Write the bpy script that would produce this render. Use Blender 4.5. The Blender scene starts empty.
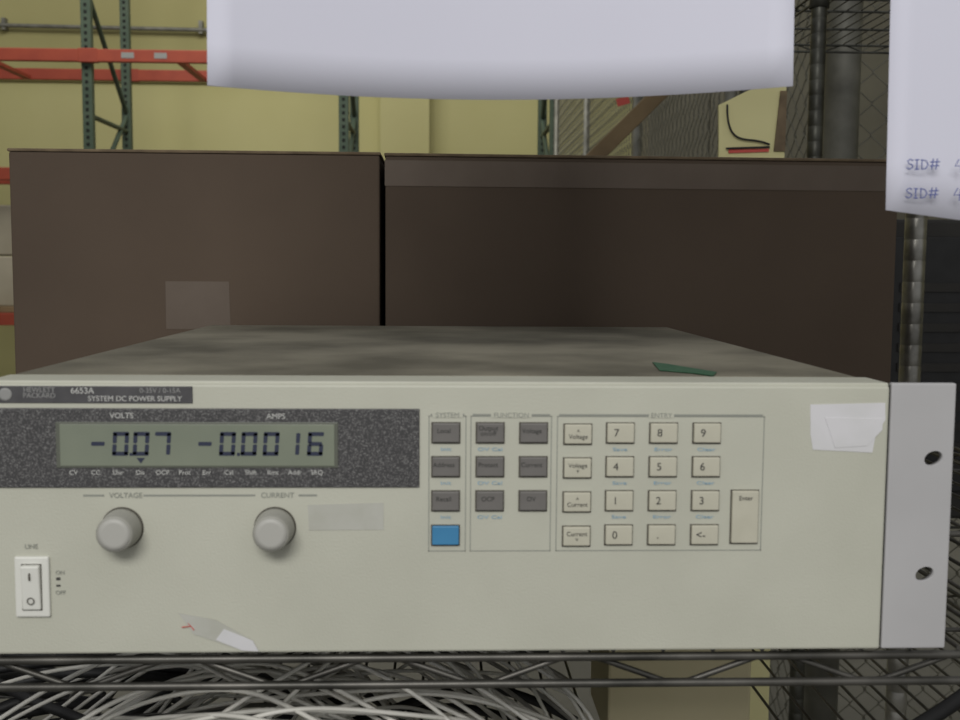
import bpy, bmesh, math, random
from mathutils import Vector, Matrix
random.seed(7)
Z0=1.2            # height of the shelf that carries the instrument
CAMH=0.1906       # lens height above that shelf

def lin(c):
    c=c/255.0
    return c/12.92 if c<=0.04045 else ((c+0.055)/1.055)**2.4
def rgb(r,g,b): return (lin(r),lin(g),lin(b),1)

def mat(name,col,rough=0.6,metal=0.0,col2=None,scale=20,bump=0.0,bscale=200,lo=0.35,hi=0.65,detail=4,emit=0):
    m=bpy.data.materials.new(name); m.use_nodes=True
    nt=m.node_tree; b=nt.nodes['Principled BSDF']
    b.inputs['Base Color'].default_value=rgb(*col)
    b.inputs['Roughness'].default_value=rough
    b.inputs['Metallic'].default_value=metal
    tc=nt.nodes.new('ShaderNodeTexCoord')
    if col2 is not None:
        n=nt.nodes.new('ShaderNodeTexNoise'); n.inputs['Scale'].default_value=scale; n.inputs['Detail'].default_value=detail
        nt.links.new(tc.outputs['Object'],n.inputs['Vector'])
        r=nt.nodes.new('ShaderNodeValToRGB')
        r.color_ramp.elements[0].position=lo; r.color_ramp.elements[1].position=hi
        r.color_ramp.elements[0].color=rgb(*col); r.color_ramp.elements[1].color=rgb(*col2)
        nt.links.new(n.outputs['Fac'],r.inputs['Fac'])
        nt.links.new(r.outputs['Color'],b.inputs['Base Color'])
    if bump>0:
        n2=nt.nodes.new('ShaderNodeTexNoise'); n2.inputs['Scale'].default_value=bscale
        nt.links.new(tc.outputs['Object'],n2.inputs['Vector'])
        bp=nt.nodes.new('ShaderNodeBump'); bp.inputs['Strength'].default_value=bump; bp.inputs['Distance'].default_value=0.001
        nt.links.new(n2.outputs['Fac'],bp.inputs['Height']); nt.links.new(bp.outputs['Normal'],b.inputs['Normal'])
    return m

M={}
M['panel']=mat('panel_paint',(190,190,176),0.55,col2=(181,181,167),scale=14,bump=0.15,bscale=900,lo=0.3,hi=0.7,detail=8)
M['lid']=mat('dusty_lid',(90,86,73),0.85,col2=(136,131,115),scale=8,bump=0.25,bscale=400,lo=0.36,hi=0.62,detail=12)
M['ear']=mat('ear_paint',(170,169,170),0.5,col2=(178,177,178),scale=12)
M['seam']=mat('seam_dark',(50,50,46),0.8)
M['bezel']=mat('speckled_bezel',(58,57,58),0.5,col2=(124,123,122),scale=1300,lo=0.5,hi=0.75,detail=1)
M['label']=mat('nameplate_grey',(66,65,67),0.5,col2=(76,75,77),scale=100)
M['white']=mat('print_white',(188,188,184),0.6)
M['dim']=mat('print_dim_white',(140,140,138),0.6)
M['lcd']=mat('lcd_glass',(116,123,108),0.4,col2=(126,132,116),scale=20)
M['lcdframe']=mat('lcd_frame',(92,95,85),0.4)
M['seg']=mat('lcd_segment',(40,46,68),0.5)
M['grey']=mat('print_grey',(140,142,134),0.7)
M['legend']=mat('key_legend',(58,57,55),0.7)
M['blueprint']=mat('print_blue',(140,172,192),0.7)
M['keydark']=mat('key_dark',(102,99,96),0.5,col2=(110,107,104),scale=60)
M['keylight']=mat('key_light',(192,189,172),0.5,col2=(184,181,164),scale=60)
M['keyblue']=mat('key_blue',(56,124,168),0.5,col2=(62,130,174),scale=60)
M['recess']=mat('key_recess',(84,80,72),0.8)  # painted shade round keys and knobs, also switch gap and marks
M['knob']=mat('knob_grey',(160,159,151),0.5,col2=(152,151,143),scale=40)
M['knobcap']=mat('knob_cap',(172,171,165),0.5)
M['switch']=mat('switch_white',(216,216,209),0.4)
M['tape']=mat('tape_residue',(174,174,164),0.6,col2=(182,182,174),scale=60)
M['sticker']=mat('paper_sticker',(200,200,200),0.5,col2=(210,209,212),scale=30)
M['red']=mat('red_ink',(200,80,70),0.6)
M['greentape']=mat('green_tape',(40,86,60),0.6,col2=(56,98,72),scale=200)
M['paper']=mat('paper_white',(208,208,222),0.8,col2=(214,214,227),scale=3)
M['ink']=mat('blue_ink',(76,88,152),0.6)
M['chrome']=mat('chrome_wire',(165,163,156),0.35,0.75,col2=(120,118,112),scale=30)
M['rail']=mat('shelf_wire_shaded',(96,94,89),0.4,0.6,col2=(62,61,57),scale=30)  # chrome darkened in colour to put the shelf wires in shadow
M['dullwire']=mat('dull_wire',(84,84,77),0.45,0.6,col2=(60,60,55),scale=30)
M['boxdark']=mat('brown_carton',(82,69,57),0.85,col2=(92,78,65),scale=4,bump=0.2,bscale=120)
M['boxtape']=mat('brown_carton_tape',(98,85,73),0.6,col2=(104,91,79),scale=20)
M['boxedge']=mat('carton_edge',(118,102,80),0.9,col2=(98,84,66),scale=50)
M['wall']=mat('wall_yellow',(160,154,106),0.9,col2=(168,162,114),scale=0.7,bump=0.05,bscale=20)
M['wall2']=mat('wall_yellow_light',(186,181,128),0.9,col2=(192,187,136),scale=0.7)
M['floor']=mat('concrete',(110,108,98),0.7,col2=(130,127,116),scale=1.5)
M['rgreen']=mat('rack_green',(62,78,64),0.6,col2=(74,88,72),scale=8)
M['rorange']=mat('rack_orange',(158,68,46),0.6,col2=(146,60,42),scale=6)
M['rhole']=mat('rack_hole',(20,24,20),0.9)
M['galv']=mat('galvanised',(132,131,122),0.5,0.3,col2=(108,107,99),scale=12)
M['link']=mat('chain_link_wire',(118,116,104),0.5,0.2)
M['cabinet']=mat('grey_cabinet_paint',(124,120,104),0.7,col2=(110,106,92),scale=2)
M['wood']=mat('plank_wood',(134,114,84),0.8,col2=(112,94,68),scale=5)
M['board']=mat('cream_board',(205,198,145),0.8,col2=(212,206,155),scale=3)
M['black']=mat('black_rubber',(20,20,21),0.6,col2=(28,28,29),scale=30)
M['case']=mat('dark_case',(32,30,28),0.7,col2=(42,40,37),scale=8)
M['cablew']=mat('cable_white',(222,220,212),0.5,col2=(196,194,186),scale=10)
M['cableg']=mat('cable_grey',(128,126,120),0.5,col2=(148,146,140),scale=10)
M['carton']=mat('tan_carton',(200,190,152),0.85,col2=(208,198,162),scale=5)
M['loadc']=mat('pale_carton',(158,150,132),0.85,col2=(176,168,150),scale=2)

def grp(name,loc=(0,0,0)):
    e=bpy.data.objects.new(name,None); e.location=loc; e.empty_display_size=0.05
    bpy.context.collection.objects.link(e); return e
def finish(me,p,name,c,m):
    o=bpy.data.objects.new(name,me); bpy.context.collection.objects.link(o)
    if m is not None: me.materials.append(M[m])
    if p is not None:
        o.parent=p; o.location=Vector(c)-p.location
    else: o.location=c
    return o
def box(p,name,c,s,m,bev=0,rot=None,seg=2):
    me=bpy.data.meshes.new(name); bm=bmesh.new(); bmesh.ops.create_cube(bm,size=1)
    for v in bm.verts: v.co=Vector((v.co.x*s[0],v.co.y*s[1],v.co.z*s[2]))
    if bev>0: bmesh.ops.bevel(bm,geom=bm.edges[:],offset=bev,segments=seg,affect='EDGES',profile=0.5)
    bm.to_mesh(me); bm.free()
    o=finish(me,p,name,c,m)
    if rot: o.rotation_euler=rot
    return o
def bx(p,name,x0,x1,y0,y1,z0,z1,m,bev=0):
    return box(p,name,((x0+x1)/2,(y0+y1)/2,(z0+z1)/2),(x1-x0,y1-y0,z1-z0),m,bev)
def lathe(p,name,c,prof,m,axis='Z',n=32,smooth=True):
    me=bpy.data.meshes.new(name); bm=bmesh.new(); rings=[]
    for r,h in prof:
        ring=[]
        for i in range(n):
            a=2*math.pi*i/n
            if axis=='Z': co=(r*math.cos(a),r*math.sin(a),h)
            else: co=(r*math.cos(a),h,r*math.sin(a))
            ring.append(bm.verts.new(co))
        rings.append(ring)
    for a,b in zip(rings,rings[1:]):
        for i in range(n): bm.faces.new((a[i],a[(i+1)%n],b[(i+1)%n],b[i]))
    bm.faces.new(rings[0]); bm.faces.new(rings[-1])
    bmesh.ops.recalc_face_normals(bm,faces=bm.faces[:])
    if smooth:
        for f in bm.faces:
            if len(f.verts)==4: f.smooth=True
    bm.to_mesh(me); bm.free()
    return finish(me,p,name,c,m)
def tubes(p,name,lines,r,m,res=2,smooth=False,cyclic=False):
    cu=bpy.data.curves.new(name,'CURVE'); cu.dimensions='3D'; cu.bevel_depth=r; cu.bevel_resolution=res; cu.use_fill_caps=True
    cu.resolution_u=6
    for L in lines:
        if smooth:
            s=cu.splines.new('NURBS'); s.points.add(len(L)-1); s.order_u=4; s.use_endpoint_u=True
        else:
            s=cu.splines.new('POLY'); s.points.add(len(L)-1)
        for i,q in enumerate(L): s.points[i].co=(q[0],q[1],q[2],1)
        s.use_cyclic_u=cyclic
    t=bpy.data.objects.new('tmp',cu); bpy.context.collection.objects.link(t)
    bpy.context.view_layer.update()
    dg=bpy.context.evaluated_depsgraph_get()
    me=bpy.data.meshes.new_from_object(t.evaluated_get(dg)); me.name=name
    bpy.data.objects.remove(t,do_unlink=True)
    me.materials.clear()
    for f in me.polygons: f.use_smooth=True
    return finish(me,p,name,(0,0,0),m)
def text(p,name,s,x,z,size,m,y=-0.0003,align='CENTER',wide=1.0,ext=0.0001,rot=0):
    cu=bpy.data.curves.new(name,'FONT'); cu.body=s; cu.size=size; cu.align_x=align; cu.align_y='CENTER'; cu.extrude=ext
    cu.space_line=0.8
    t=bpy.data.objects.new('tmp',cu); bpy.context.collection.objects.link(t)
    bpy.context.view_layer.update()
    dg=bpy.context.evaluated_depsgraph_get()
    me=bpy.data.meshes.new_from_object(t.evaluated_get(dg)); me.name=name
    bpy.data.objects.remove(t,do_unlink=True); me.materials.clear()
    me.transform(Matrix.Diagonal((wide,1,1,1)))
    o=finish(me,p,name,(x,y,z),m); o.rotation_euler=(math.pi/2,rot,0); return o
def plate(p,name,pts,y,t,m):
    """flat polygon in the XZ plane, thickness t toward -Y"""
    me=bpy.data.meshes.new(name); bm=bmesh.new()
    a=[bm.verts.new((q[0],y,q[1])) for q in pts]; b=[bm.verts.new((q[0],y-t,q[1])) for q in pts]
    bm.faces.new(a); bm.faces.new(b[::-1]); n=len(pts)
    for i in range(n): bm.faces.new((a[i],a[(i+1)%n],b[(i+1)%n],b[i]))
    bmesh.ops.recalc_face_normals(bm,faces=bm.faces[:]); bm.to_mesh(me); bm.free()
    return finish(me,p,name,(0,0,0),m)

# ============================================================ POWER SUPPLY
PS=grp('bench_power_supply',(0,0,Z0))
k=0.001
def Z(z): return Z0+z*k
XL,XR,H=-218.5,222.8,135.2
bx(PS,'front_panel',XL*k,XR*k,0,0.022,Z(0.0),Z(H-1.5),'panel',0.0012)
bx(PS,'top_trim',XL*k,XR*k,0.0015,0.03,Z(H-2.4),Z(H),'panel',0.0008)
bx(PS,'chassis',(XL+1.5)*k,(XR-5)*k,0.022,0.508,Z(1.5),Z(H-1),'lid',0.0015)
bx(PS,'lid_cover',(XL+1)*k,(XR-4)*k,0.034,0.506,Z(H-2.0),Z(H-0.2),'lid',0.0006)
for i,(x,y) in enumerate([(-180,60),(180,60),(-180,460),(180,460)]):
    bx(PS,'foot_%d'%(i+1),(x-8)*k,(x+8)*k,y*k-0.008,y*k+0.008,Z(0),Z(2),'black')
bx(PS,'seam_right',(XR)*k,(XR+1)*k,0.002,0.02,Z(1),Z(H-1),'seam')
bx(PS,'seam_left',(XL-1)*k,(XL)*k,0.002,0.02,Z(1),Z(H-1),'seam')
def ear(name,x0,x1,holes):
    o=bx(PS,name,x0*k,x1*k,0.0005,0.0045,Z(0.0),Z(H),'ear',0.0008)
    cs=[]
    for hx,hz in holes:
        c=lathe(None,'cut',(hx*k,0,Z(hz)),[(0.0036,-0.02),(0.0036,0.02)],None,axis='Y',n=24); c.scale=(1.35,1,1)
        c.rotation_euler=(0,-0.35,0)
        md=o.modifiers.new('b','BOOLEAN'); md.object=c; md.solver='EXACT'; cs.append(c)
    bpy.context.view_layer.update(); dg=bpy.context.evaluated_depsgraph_get()
    me=bpy.data.meshes.new_from_object(o.evaluated_get(dg)); o.modifiers.clear(); o.data=me
    for c in cs: bpy.data.objects.remove(c,do_unlink=True)
    return o
ear('rack_ear_right',XR+1,256.6,[(246.5,97.5),(244.5,38.5)])
ear('rack_ear_left',-252,XL-1,[(-242,98),(-242,40)])
# nameplate
bx(PS,'nameplate',-0.2165,-0.1195,-0.0006,0.001,Z(124.4),Z(132.7),'label',0.0003)
text(PS,'name_text_a','6653A',-0.172,Z(130.4),0.0042,'white',y=-0.0007)
text(PS,'name_text_b','SYSTEM DC POWER SUPPLY',-0.147,Z(126.6),0.0036,'white',y=-0.0007)
text(PS,'name_text_c','0-35V / 0-15A',-0.135,Z(130.6),0.0034,'dim',y=-0.0007)
text(PS,'name_text_d','HEWLETT\nPACKARD',-0.1925,Z(129.4),0.0034,'dim',y=-0.0007)
lathe(PS,'logo_ring',(-0.2085,-0.0006,Z(128.6)),[(0.0032,0),(0.0032,-0.0003),(0.0022,-0.0003)],'dim',axis='Y',n=24)
# display bezel
bx(PS,'display_bezel',-0.2165,-0.0099,-0.0010,0.001,Z(83.2),Z(122.0),'bezel',0.0004)
bx(PS,'lcd_frame',-0.1850,-0.0495,-0.0014,0,Z(93.0),Z(115.4),'lcdframe',0.0003)
bx(PS,'lcd_window',-0.1830,-0.0512,-0.0017,0,Z(94.0),Z(114.4),'lcd',0.0002)
text(PS,'volts_text','VOLTS',-0.1535,Z(118.4),0.0038,'white',y=-0.0011)
text(PS,'amps_text','AMPS',-0.0795,Z(118.2),0.0038,'white',y=-0.0011)
SEG={'0':'abcdef','7':'abc','1':'bc','6':'acdefg','-':'g'}
def digit(ch,cx,cz,idx):
    w,h,t=7.6,11.6,1.9
    S={'a':((-w/2,h/2-t),(w/2,h/2)),'d':((-w/2,-h/2),(w/2,-h/2+t)),'g':((-w/2+.6,-t/2),(w/2-.6,t/2)),
       'f':((-w/2,.3),(-w/2+t,h/2-.5)),'e':((-w/2,-h/2+.5),(-w/2+t,-.3)),'b':((w/2-t,.3),(w/2,h/2-.5)),'c':((w/2-t,-h/2+.5),(w/2,-.3))}
    for s in SEG[ch]:
        (x0,z0),(x1,z1)=S[s]; sh=0.07
        c=0.35
        pts=[(x0+c,z0),(x1-c,z0),(x1,z0+c),(x1,z1-c),(x1-c,z1),(x0+c,z1),(x0,z1-c),(x0,z0+c)]
        plate(PS,'digit_%d_%s'%(idx,s),[((cx+a+sh*b)*k,Z(cz+b)-Z0) for a,b in pts],-0.0017,0.0002,'seg').location=(0,0,0)
for i,(ch,x) in enumerate([('-',-164.8),('0',-154.0),('0',-144.2),('7',-133.9),('-',-113.6),('0',-102.8),('0',-92.4),('0',-81.8),('1',-71.8),('6',-60.4)]):
    digit(ch,x,104.9,i)
for i,x in enumerate([-149.1,-97.6]):
    bx(PS,'decimal_%d'%i,(x-.7)*k,(x+.7)*k,-0.0019,-0.0017,Z(99.0),Z(100.5),'seg')
plate(PS,'annunciator_arrow',[(-.1465,.0980),(-.1425,.0980),(-.1445,.0953)],-0.0017,0.0002,'seg').location=(0,0,0)
for i,s in enumerate('CV CC Unr Dis OCP Prot Err Cal Shift Rmt Addr SRQ'.split()):
    text(PS,'annunciator_%d'%i,s,(-177.0+i*10.65)*k,Z(90.6),0.0032,'white',y=-0.0011)
def hl(name,x0,x1,z,t=0.5,m='grey'): bx(PS,name,x0*k,x1*k,-0.0002,0.0005,Z(z-t/2),Z(z+t/2),m)
hl('rule_a',-173,-163,79.2,.9); hl('rule_b',-144,-90,79.2,.9); hl('rule_c',-69,-60,79.2,.9)
text(PS,'voltage_text','VOLTAGE',-0.1525,Z(79.2),0.0036,'grey'); text(PS,'current_text','CURRENT',-0.0792,Z(79.2),0.0036,'grey')
for nm,x in (('voltage_knob',-0.1545),('current_knob',-0.0805)):
    lathe(PS,nm+'_skirt',(x,0,Z(63.2)),[(0.0097,0),(0.0097,-0.003),(0.0094,-0.004),(0.0089,-0.0125),(0.0080,-0.0136)],'knob',axis='Y',n=40)
    lathe(PS,nm+'_cap',(x,0,Z(63.2)),[(0.0078,-0.0130),(0.0076,-0.0141),(0.0055,-0.0143)],'knobcap',axis='Y',n=40)
    lathe(PS,nm+'_gap',(x,0,Z(63.2)),[(0.0103,0.0002),(0.0103,-0.0003)],'recess',axis='Y',n=40)  # flat dark ring, shade round the knob base painted on
plate(PS,'tape_residue',[(-.0645,.0745),(-.0275,.0755),(-.0275,.0620),(-.064,.0618)],0,0.00025,'tape').location=(0,0,0)
# line switch
bx(PS,'switch_bezel',-0.2065,-0.1898,-0.0018,0.001,Z(19.2),Z(49.3),'switch',0.0008)
bx(PS,'switch_gap',-0.2030,-0.1933,-0.0020,0.001,Z(22.7),Z(45.8),'recess')
o=box(PS,'switch_rocker',(-0.1982,-0.0022,Z(34.3)),(0.0090,0.0034,0.0222),'switch',0.0008); o.rotation_euler=(0.07,0,0)
bx(PS,'switch_mark_on',-0.1985,-0.1979,-0.0053,-0.0030,Z(38.5),Z(42),'recess')
tubes(PS,'switch_mark_off',[[(-.1982+.0016*math.cos(a),-.0041,.028+.0016*math.sin(a)) for a in [i*math.pi/8 for i in range(16)]]],0.00025,'recess',cyclic=True).location=(0,0,0)
text(PS,'line_text','LINE',-0.1985,Z(54),0.0032,'grey')
text(PS,'on_text','ON',-0.185,Z(41),0.0028,'grey'); text(PS,'off_text','OFF',-0.185,Z(31),0.0028,'grey')
bx(PS,'on_tick',-0.187,-0.185,-0.0002,0.0004,Z(37.2),Z(38.6),'legend'); bx(PS,'off_tick',-0.187,-0.185,-0.0002,0.0004,Z(34),Z(35),'legend')
def outline(n,x0,x1,z0,z1,hdr):
    t=.45
    for nm,a in (('b',(x0,x1,z0,z0+t)),('t',(x0,x1,z1-t,z1)),('l',(x0,x0+t,z0,z1)),('r',(x1-t,x1,z0,z1))):
        bx(PS,'outline_%s_%s'%(n,nm),a[0]*k,a[1]*k,-0.00015,0.0005,Z(a[2]),Z(a[3]),'grey')
    bx(PS,'header_%s'%n,(x0+1)*k,(x1-1)*k,-0.0002,0.0005,Z(z1+.1),Z(z1+.9),'grey')
    wd=len(hdr)*2.5
    bx(PS,'header_gap_%s'%n,((x0+x1)/2-wd/2)*k,((x0+x1)/2+wd/2)*k,-0.0003,0.0005,Z(z1-1),Z(z1+1.6),'panel')
    text(PS,'header_text_%s'%n,hdr,(x0+x1)/2*k,Z(z1+.3),0.0034,'grey',y=-0.0004)
outline('system',-5.5,13.0,51.0,118.6,'SYSTEM'); outline('function',15,55,51.0,118.6,'FUNCTION'); outline('entry',57.5,160.5,51.0,118.6,'ENTRY')
cols=[3.0,24.7,46.0,67.8,88.8,110.2,131.7]; rows=[110.4,93.6,76.6,59.4]
def key(n,x,z,m,label,w=13.2,h=9.4,ls=0.003,lm='legend',recess=True,dx=0,dz=0):
    if recess: bx(PS,n+'_shade',(x-w/2-.6)*k,(x+w/2+.5)*k,-0.0003,0.0006,Z(z-h/2-.9),Z(z+h/2+.4),'recess')  # flush dark frame, shadow round the key put into colour
    bx(PS,n+'_cap',(x-w/2)*k,(x+w/2)*k,-0.0022,0.0005,Z(z-h/2),Z(z+h/2),m,0.0005)
    if label: text(PS,n+'_legend',label,(x+dx)*k,Z(z+dz),ls,lm,y=-0.0023)
dark=[['Local','Output\non/off','Voltage'],['Address','Protect','Current'],['Recall','OCP','OV']]
for r in range(3):
    for c in range(3): key('key_%s'%dark[r][c].split('\n')[0].lower(),cols[c],rows[r],'keydark',dark[r][c],ls=0.0032,dx=-1,dz=1)
key('key_shift',cols[0],rows[3],'keyblue','')
for r,s in enumerate(['^\nVoltage','Voltage\nv','^\nCurrent','Current\nv']): key('key_step_%d'%r,cols[3],rows[r]-.6,'keylight',s,ls=0.0031)
nums=[['7','8','9'],['4','5','6'],['1','2','3'],['0','.','<-']]
for r in range(4):
    for c in range(3): key('key_num_%d%d'%(r,c),cols[4+c],rows[r],'keylight',nums[r][c],ls=0.0054,dx=-2.2)
key('key_enter',151.6,68.4,'keylight','Enter',w=13.2,h=26.2,ls=0.0032,dz=9.5)
for r in range(3):
    for c,s in enumerate(['Init','OV Cal','Save','Error','Clear']):
        xx=[3,24.7,88.8,110.2,131.7][c]
        text(PS,'shift_legend_%d%d'%(r,c),s,xx*k,Z(rows[r]-8.4),0.0024,'blueprint',wide=1.7)
# stickers
def pl0(n,pts,y,t,m): plate(PS,n,[(a,b*k) for a,b in pts],y,t,m).location=(0,0,0)
pl0('label_scrap',[(.183,124.5),(.2205,125.5),(.2210,117),(.2165,110),(.2150,100.5),(.1850,102),(.1835,110)],0,0.0003,'sticker')
pl0('label_scrap_layer',[(.1905,118),(.2195,117.5),(.2195,112),(.212,104),(.196,103)],-0.0003,0.0003,'sticker')
pl0('torn_label',[(-.128,20.5),(-.110,17),(-.092,6.5),(-.089,1),(-.097,1.5),(-.121,10)],-0.0002,0.0003,'tape')
pl0('torn_label_white',[(-.106,12.5),(-.092,6.5),(-.089,1),(-.097,1.5),(-.110,7)],-0.0005,0.0002,'sticker')
tubes(PS,'red_scribble',[[(-.1265,-.0007,.0135),(-.122,-.0007,.014),(-.1235,-.0007,.0155),(-.1205,-.0007,.012)]],0.0003,'red').location=(0,0,0)
me=bpy.data.meshes.new('green_tape'); bm=bmesh.new()
zt=H*k+0.0002
vs=[bm.verts.new(q) for q in [(.120,.060,zt),(.126,.11,zt),(.133,.098,zt),(.135,.09,zt),(.149,.050,zt),(.142,.030,zt),(.135,.045,zt)]]
f=bm.faces.new(vs); r=bmesh.ops.extrude_face_region(bm,geom=[f])
for v in r['geom']:
    if isinstance(v,bmesh.types.BMVert): v.co.z+=0.0004
bmesh.ops.recalc_face_normals(bm,faces=bm.faces[:]); bm.to_mesh(me); bm.free()
finish(me,PS,'green_tape_scrap',(0,0,Z0),'greentape')

# ============================================================ WIRE SHELVING
def wire_unit(x0,x1,y0,y1,shelves,top,mw='chrome',step=0.0254):
    g=grp('wire_shelving_unit',((x0+x1)/2,(y0+y1)/2,0))
    rel=lambda L:L
    for i,(x,y) in enumerate([(x0,y0),(x1,y0),(x0,y1),(x1,y1)]):
        prof=[(0.010,0),(0.0127,0.01)]; z=0.03
        while z<top:
            prof+=[(0.0127,z),(0.0123,z+.001),(0.0123,z+.002),(0.0127,z+.003)]; z+=0.0254
        prof+=[(0.0127,top),(0.009,top+.008)]
        lathe(g,'post_%d'%(i+1),(x,y,0),prof,mw,n=20)
    fr='rail' if mw=='chrome' else mw  # shelf wires take the chrome with shadow in its colour
    lo=.019
    for s,z in enumerate(shelves):
        n=int((x1-x0)/step)
        L=[]
        for i in range(1,n):
            x=x0+(x1-x0)*i/n
            L.append([(x,y0-0.0,z-.0018),(x,y1,z-.0018)])
        tubes(g,'shelf_%d_surface_wires'%s,rel(L),0.0013,fr,res=1)
        L=[]
        for yy in (y0,y1):
            L+= [[(x0,yy,z-.0052),(x1,yy,z-.0052)],[(x0,yy,z-lo),(x1,yy,z-lo)]]
        for xx in (x0,x1):
            L+= [[(xx,y0,z-.0052),(xx,y1,z-.0052)],[(xx,y0,z-lo),(xx,y1,z-lo)]]
        for f in (0.33,0.66): L.append([(x0,y0+(y1-y0)*f,z-.0052),(x1,y0+(y1-y0)*f,z-.0052)])
        tubes(g,'shelf_%d_frame'%s,rel(L),0.0023,fr,res=2)
        L=[]
        for yy in (y0,y1):
            m=int((x1-x0)/0.05); l=[]
            for i in range(m+1):
                x=x0+(x1-x0)*i/m
                l+=[(x-.006,yy+.002,z-(lo if i%2 else .0052)),(x+.006,yy+.002,z-(lo if i%2 else .0052))]
            L.append(l[1:-1])
        for xx in (x0,x1):
            m=int((y1-y0)/0.05); l=[]
            for i in range(m+1):
                y=y0+(y1-y0)*i/m
                l+=[(xx+.002,y-.006,z-(lo if i%2 else .0052)),(xx+.002,y+.006,z-(lo if i%2 else .0052))]
            L.append(l[1:-1])
        tubes(g,'shelf_%d_truss'%s,rel(L),0.0016,fr,res=1)
        for i,(x,y) in enumerate([(x0,y0),(x1,y0),(x0,y1),(x1,y1)]):
            lathe(g,'shelf_%d_collar_%d'%(s,i),(x,y,z-.034),[(0.0165,0),(0.0155,.034)],mw,n=20)
    return g
U1=wire_unit(-0.93,0.572,0.006,0.76,[0.12,0.62,Z0-0.16,Z0,Z0+0.622],Z0+0.75)
U2=wire_unit(0.63,1.75,1.29,1.72,[0.15,0.95,Z0+CAMH+0.47],2.1,'dullwire')

# ============================================================ BROWN CARTONS
def carton(name,x0,x1,y0,y1,z0,z1,tapeband=None):
    g=grp(name,((x0+x1)/2,(y0+y1)/2,z0))
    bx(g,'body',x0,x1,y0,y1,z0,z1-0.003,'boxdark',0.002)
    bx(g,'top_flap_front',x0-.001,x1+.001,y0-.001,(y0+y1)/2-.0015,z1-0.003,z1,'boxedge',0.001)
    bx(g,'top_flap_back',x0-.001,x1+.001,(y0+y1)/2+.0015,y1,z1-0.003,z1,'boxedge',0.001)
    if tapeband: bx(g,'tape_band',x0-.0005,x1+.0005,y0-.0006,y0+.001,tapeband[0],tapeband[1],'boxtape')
    return g
zb=Z0+CAMH
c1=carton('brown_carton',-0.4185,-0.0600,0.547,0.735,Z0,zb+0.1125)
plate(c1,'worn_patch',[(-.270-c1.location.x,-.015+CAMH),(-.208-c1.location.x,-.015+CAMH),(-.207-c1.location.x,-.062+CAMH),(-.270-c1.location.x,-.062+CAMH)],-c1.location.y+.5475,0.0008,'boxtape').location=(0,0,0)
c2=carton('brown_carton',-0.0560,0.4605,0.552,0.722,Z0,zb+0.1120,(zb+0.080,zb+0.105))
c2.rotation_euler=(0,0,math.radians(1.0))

# ============================================================ PAPERS
def paper(name,x0,x1,z0,z1,bow,tilt=0,drop=0.0,y=-0.0015):
    g=grp(name,((x0+x1)/2,y,z0)); me=bpy.data.meshes.new('sheet'); bm=bmesh.new(); N,Mv=24,16; G=[]
    for j in range(Mv+1):
        h=j/Mv; row=[]
        for i in range(N+1):
            u=i/N; s=1-(2*u-1)**2
            f=(1-h)**1.2
            x=(u-.5)*(x1-x0); z=h*(z1-z0)-drop*s*f
            yy=bow*s*f-0.012*f
            row.append(bm.verts.new((x,yy,z+tilt*x*f)))
        G.append(row)
    for j in range(Mv):
        for i in range(N): bm.faces.new((G[j][i],G[j][i+1],G[j+1][i+1],G[j+1][i])).smooth=True
    bm.to_mesh(me); bm.free()
    o=finish(me,g,'sheet',g.location,'paper')
    md=o.modifiers.new('t','SOLIDIFY'); md.thickness=0.0002
    for i,x in enumerate((x0+.03,x1-.03)):
        bx(g,'tape_%d'%i,x-.012,x+.012,y-.0012,y-.0003,z1-.02,z1+.018,'tape')
    return g
zt=Z0+0.588
paper('paper_sheet',-0.1075,0.1650,zb+0.0845,zt,0.042,tilt=.012,drop=0.0)
pr=paper('paper_sheet',0.2115,0.4905,zb+0.0135,zt,0.010,tilt=-0.11)
L=[]
def stroke(pts,ox,oz): L.append([(ox+a*.001,-0.0153,oz+b*.001) for a,b in pts])
for n,(ox,oz) in enumerate([(0.2200,zb+0.0480),(0.2200,zb+0.0345)]):
    stroke([(3,4),(1.5,4.6),(.3,3.7),(1,2.6),(2.6,2),(2.8,.8),(1.4,0),(0,.6)],ox,oz)
    stroke([(4.8,4.4),(4.8,0)],ox,oz); stroke([(3.9,4.4),(5.8,4.4)],ox,oz); stroke([(3.9,0),(5.8,0)],ox,oz)
    stroke([(7.2,4.5),(7.2,0),(9.2,.4),(10.2,2.2),(9.2,4),(6.8,4.5)],ox,oz)
    stroke([(12.6,5),(12,0)],ox,oz); stroke([(14.6,5),(14,0)],ox,oz); stroke([(11.2,3.4),(15.8,3.6)],ox,oz); stroke([(11,1.6),(15.6,1.8)],ox,oz)
    stroke([(25,4.8),(23.2,1.6),(27,1.8)],ox,oz); stroke([(26.4,4.6),(26,-1)],ox,oz)
o=tubes(pr,'handwriting',L,0.00028,'ink'); o.location=-pr.location

# ============================================================ LOWER SHELF: CABLES ETC
zs=Z0-0.16
CB=grp('cable_bundle',(0,0.15,zs))
def cab(n,xr,zr,yr,r,m,nm,amp=0.05):
    L=[]
    for i in range(n):
        x=random.uniform(*xr); y=random.uniform(*yr); z=random.uniform(*zr); l=[]
        ln=random.uniform(.18,.42); d=random.choice((-1,1)); nn=7
        ph=random.uniform(0,6.28)
        for j in range(nn):
            t=j/(nn-1)
            l.append((min(.105,x+d*ln*(t-.5)+random.uniform(-.01,.01)), y-.15+amp*math.sin(ph+t*4)+random.uniform(-.015,.015),
                      max(r+.003,z*math.sin(math.pi*(0.1+.8*t))+random.uniform(-.006,.006))))
        L.append(l)
    return tubes(CB,nm,L,r,m,res=2,smooth=True)
def shift(o): o.location=(0,0,0)
shift(cab(56,(-.16,.0),(.06,.135),(.05,.24),0.0013,'cablew','white_cables'))
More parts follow.
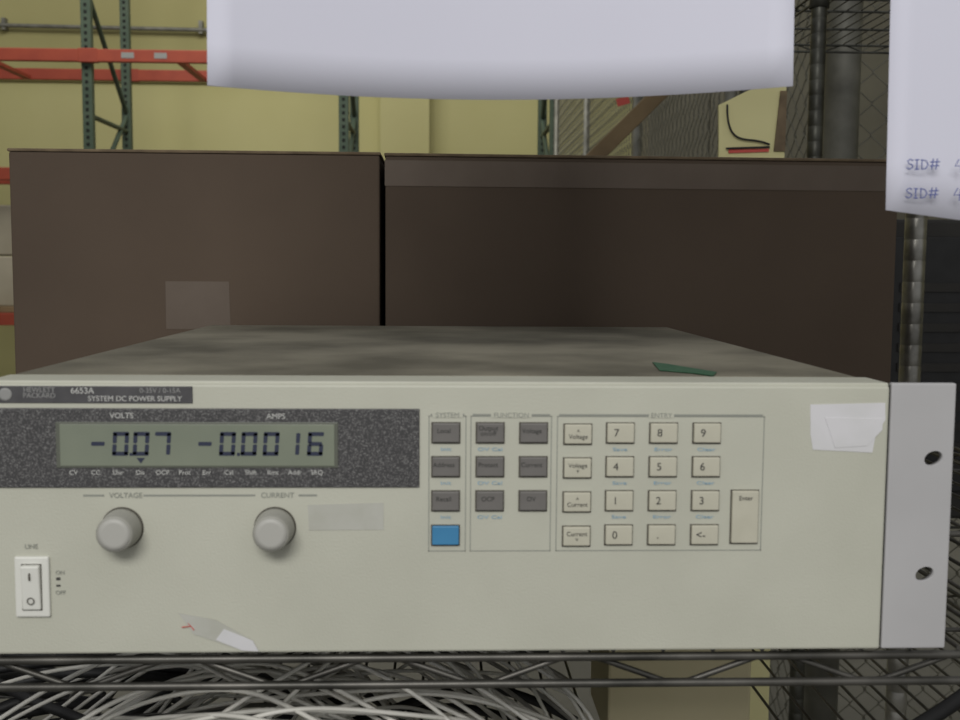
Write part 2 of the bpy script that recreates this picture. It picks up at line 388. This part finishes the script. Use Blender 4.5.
shift(cab(16,(-.28,.0),(.02,.10),(.08,.28),0.0016,'cableg','grey_cables'))
shift(cab(40,(-.5,.0),(.02,.075),(.06,.30),0.0035,'black','black_cables'))
BC=grp('power_cord',(0.25,0.12,zs))
o=tubes(BC,'cord',[[(-.12,.0,.02),(-.10,-.05,.055),(-.03,-.07,.07),(.03,-.03,.075),(.08,-.02,.10),(.13,.02,.12),(.2,.05,.06),(.3,.10,.006)],
                   [(.10,.03,.006),(.09,-.02,.06),(.05,-.06,.09),(.0,-.03,.04),(-.05,.02,.006)]],0.0045,'black',smooth=True,res=3); o.location=(0,0,0)
BXm=grp('small_carton',(0.178,0.29,zs))
bx(BXm,'body',0.125,0.232,0.245,0.335,zs,zs+.078,'carton',0.002)
bx(BXm,'flap_front',0.125,0.232,0.243,0.288,zs+.078,zs+.081,'carton',0.001)
bx(BXm,'flap_back',0.125,0.232,0.291,0.336,zs+.078,zs+.081,'carton',0.001)
bx(BXm,'tape',0.170,0.186,0.2425,0.3365,zs+.081,zs+.0815,'boxtape')
EQ=grp('dark_filler_case',(-0.1,0.56,zs))  # dark filler added behind the cables to blacken the space under the shelf
bx(EQ,'body',-0.85,0.10,0.42,0.72,zs,zs+.13,'case',0.004)
for i in range(6): bx(EQ,'vent_%d'%i,-0.72+i*.13,-0.62+i*.13,0.418,0.421,zs+.03,zs+.034,'black')
for i,x in enumerate((-.74,.09)): bx(EQ,'handle_%d'%i,x-.006,x+.006,0.405,0.42,zs+.02,zs+.09,'dullwire')

EC=grp('dark_filler_case',(1.1,1.5,0.95))  # dark filler added to make the dark region right of the cartons
bx(EC,'body',0.74,1.5,1.33,1.68,0.95,zb+.09,'case',0.006)
bx(EC,'front_frame',0.76,1.48,1.324,1.33,1.0,zb+.06,'black',0.003)
for i in range(10): bx(EC,'vent_%d'%i,0.80,1.44,1.320,1.325,1.04+i*.035,1.055+i*.035,'case')

# ============================================================ WAREHOUSE
WY=10.95
bx(None,'floor',-9,7,-3,WY+.2,-0.1,0,'floor')
wb=grp('wall_back',(0,WY,0))
bx(wb,'wall_surface',-9,7,WY,WY+.2,0,6.5,'wall')
bx(wb,'lower_wall_band',-9,-0.08,WY-.05,WY,0,3.28,'wall2')
bx(wb,'ledge',-9,-0.08,WY-.09,WY,3.28,3.36,'wall')
bx(wb,'pilaster',-0.62,-0.12,WY-.3,WY,0,6.5,'wall2')
bx(wb,'bright_bay',-0.08,7,WY-.02,WY,0,6.5,'wall2')
bx(None,'wall_left',-9.2,-9,-3,WY+.2,0,6.5,'wall')
bx(None,'wall_right',7,7.2,-3,WY+.2,0,6.5,'wall')
cd=grp('wall_conduit',(-4,WY-.1,zb+2.48))
o=tubes(cd,'pipe',[[(-4.9,0.03,0),(4.5,0.03,-.08)]],0.022,'galv'); o.location=(0,0,0)
for i in range(5): bx(cd,'clip_%d'%i,-8.5+i*2,-8.46+i*2,WY-.08,WY,zb+2.42-i*.01,zb+2.52,'galv')

PR=grp('pallet_rack',(-2,8.9,0))
FY,RY=8.38,9.45
xs=[-5.5,-2.84,-0.79,0.93]
for i,x in enumerate(xs):
    for nm,y in (('front',FY),('rear',RY)):
        bx(PR,'upright_%s_%d'%(nm,i),x-.04,x+.04,y-.035,y+.035,0,5.2,'rgreen',0.004)
        bx(PR,'foot_%s_%d'%(nm,i),x-.07,x+.07,y-.06,y+.06,0,0.01,'rgreen')
        for j in range(60):
            bx(PR,'slot_%s_%d_%d'%(nm,i,j),x-.012,x+.012,y-.0375,y-.034,1.8+j*.055,1.825+j*.055,'rhole')
    L=[]; z=0.2; s=0
    while z<5:
        L.append([(x+2,(FY if s%2==0 else RY)-8.9,z),(x+2,(RY if s%2==0 else FY)-8.9,z+.85)])
        z+=.85; s+=1
    for z in (0.2,2.6,4.9): L.append([(x+2,FY-8.9,z),(x+2,RY-8.9,z)])
    tubes(PR,'braces_%d'%i,L,0.022,'rgreen').location=(0,0,0)
for lv,z in enumerate((0.95,2.12,3.06)):
    for b,(xa,xb_) in enumerate(zip(xs,xs[1:])):
        for nm,y,dz in (('front',FY-.05,0),('rear',RY+.05,.05)):
            bx(PR,'beam_%s_%d_%d'%(nm,lv,b),xa+.04,xb_-.04,y-.025,y+.025,z+dz-.05,z+dz+.05,'rorange',0.006)
            bx(PR,'beam_plate_%s_%d_%d'%(nm,lv,b),xa-.05,xa+.10,y-.03,y+.03,z+dz-.055,z+dz+.055,'rorange',0.004)
        n=3
        for i in range(1,n):
            x=xa+(xb_-xa)*i/n
            bx(PR,'cross_bar_%d_%d_%d'%(lv,b,i),x-.03,x+.03,FY-.03,RY+.03,z,z+.03,'rorange')
for i,x in enumerate((-2.50,-2.24)): bx(PR,'tag_%d'%i,x-.05,x+.05,FY-.078,FY-.076,3.04,3.085,'dim')
PL=grp('palletised_cartons',(-4.3,8.9,0))
for i in range(2):
    for j in range(2):
        bx(PL,'carton_%d%d'%(i,j),-5.1+i*.82,-4.3+i*.82,8.5,9.3,1.05+j*.42,1.46+j*.42,'loadc',0.01)
bx(PL,'pallet_deck',-5.15,-3.45,8.36,9.45,1.005,1.05,'wood')

# chain-link cage
FX,FY0,FY1,FH=0.93,1.98,8.2,3.2
CF=grp('chain_link_fence',(FX,FY0,0))
def mesh_lines(length,h,p):
    L=[]; n=int(length/p); mz=int(h/p)
    for i in range(n):
        l=[]
        for j in range(mz+1):
            side=(j+i)%2
            a=i*p+(-.03*p if side==0 else p*1.03)
            z=0.05+j*p
            l.append((a,0.002 if i%2 else -0.002,z-.002)); l.append((a,0.002 if i%2 else -0.002,z+.002))
        L.append(l)
    return L
p=0.036
L=[[(b,a,c) for a,b,c in l] for l in mesh_lines(FY1-FY0,FH-.1,p)]
tubes(CF,'side_mesh',L,0.0019,'link',res=0).location=(0,0,0)
tubes(CF,'front_mesh',mesh_lines(2.4,FH-.1,p),0.0019,'link',res=0).location=(0,0,0)
lathe(CF,'corner_post',(FX,FY0,0),[(0.04,0),(0.04,FH),(0.03,FH+.03)],'galv',n=28)
for i,y in enumerate((2.95,4.6,6.4,8.2)): lathe(CF,'line_post_%d'%i,(FX,y,0),[(0.022,0),(0.022,FH)],'galv',n=16)
lathe(CF,'end_post',(FX+2.4,FY0,0),[(0.03,0),(0.03,FH)],'galv',n=16)
tubes(CF,'rails',[[(0,0,FH-.03),(0,FY1-FY0,FH-.03)],[(0,0,FH-.03),(2.4,0,FH-.03)],[(0,0,.06),(0,FY1-FY0,.06)],[(0,0,.06),(2.4,0,.06)]],0.018,'galv').location=(0,0,0)
# storage lockers inside the cage
SL=grp('storage_cabinet',(3.2,7.6,0))
for i in range(5):
    a=1.50+i*.9
    bx(SL,'cabinet_body_%d'%i,a,a+.89,7.3,8.0,0,4.0,'cabinet',0.01)
    for d in (0,1): bx(SL,'door_%d_%d'%(i,d),a+.02+d*.43,a+.44+d*.43,7.285,7.3,.1,3.95,'cabinet',0.004)
    bx(SL,'handle_%d'%i,a+.41,a+.43,7.26,7.285,1.9,2.1,'galv')

# leaning plank and board
PK=grp('wooden_plank',(-.15,3.68,1.0))
o=box(PK,'plank',(-.175,3.68,1.05),(3.05,0.04,0.06),'wood',0.004); o.rotation_euler=(0,-math.pi/4,0)
o=box(PK,'pink_flag',(.70,3.655,2.035),(0.05,0.004,0.03),'red',0.001); o.rotation_euler=(0,-.3,0)
BD=grp('cream_board',(.505,1.21,0))
plate(BD,'board',[(-.055,0),(.05,0),(.046,zb+.300),(.03,zb+.308),(-.062,zb+.262),(-.060,zb+.20)],0,0.006,'board').location=(0,0,0)
o=tubes(BD,'black_cord',[[(-.05,-.012,zb+.262),(-.05,-.012,zb+.22),(-.025,-.012,zb+.203),(0,-.012,zb+.208),(.02,-.012,zb+.20)],[(-.05,-.012,zb+.193),(.02,-.012,zb+.196)]],0.0016,'black',smooth=True); o.location=(0,0,0)
plate(BD,'red_strip',[(-.045,zb+.186),(.02,zb+.189),(.02,zb+.194),(-.045,zb+.192)],-.007,0.002,'red').location=(0,0,0)
plate(BD,'wood_strip',[(.028,zb+.190),(.046,zb+.190),(.046,zb+.285),(.036,zb+.285)],-.007,0.003,'boxedge').location=(0,0,0)

# ============================================================ LIGHT
w=bpy.data.worlds.new('World'); bpy.context.scene.world=w; w.use_nodes=True
w.node_tree.nodes['Background'].inputs['Color'].default_value=(0.97,0.98,1.0,1)
w.node_tree.nodes['Background'].inputs['Strength'].default_value=0.38
def area(name,loc,size,power,target,col=(1,1,1)):
    l=bpy.data.lights.new(name,'AREA'); l.shape='RECTANGLE'; l.size=size[0]; l.size_y=size[1]; l.energy=power; l.color=col
    o=bpy.data.objects.new(name,l); o.location=loc
    o.rotation_euler=(Vector(target)-Vector(loc)).to_track_quat('-Z','Y').to_euler()
    bpy.context.collection.objects.link(o)
area('front_fill',(-0.3,-1.9,2.5),(1.2,0.6),32,(0.02,0,1.25),(1,0.985,0.95))  # unseen soft light added behind the camera for front falloff
area('warehouse_lamp',(-1.5,6.0,6.2),(4,2),200,(-1,10.9,2.5),(1,0.98,0.9))

# ============================================================ CAMERA
sc=bpy.context.scene
cam=bpy.data.cameras.new('camera'); cam.sensor_width=36; cam.lens=40.2; cam.clip_start=0.02
cam.dof.use_dof=True; cam.dof.focus_distance=0.9; cam.dof.aperture_fstop=18
co=bpy.data.objects.new('camera',cam); bpy.context.collection.objects.link(co); sc.camera=co
ph,ps=math.radians(4.9),math.radians(2.14)
fwd=Vector((math.sin(ps)*math.cos(ph),math.cos(ps)*math.cos(ph),-math.sin(ph)))
q=fwd.to_track_quat('-Z','Y')
mt=q.to_matrix().to_4x4() @ Matrix.Rotation(math.radians(0.4),4,'Z')
mt.translation=Vector((0,-0.52,zb)); co.matrix_world=mt
sc.view_settings.view_transform='Standard'
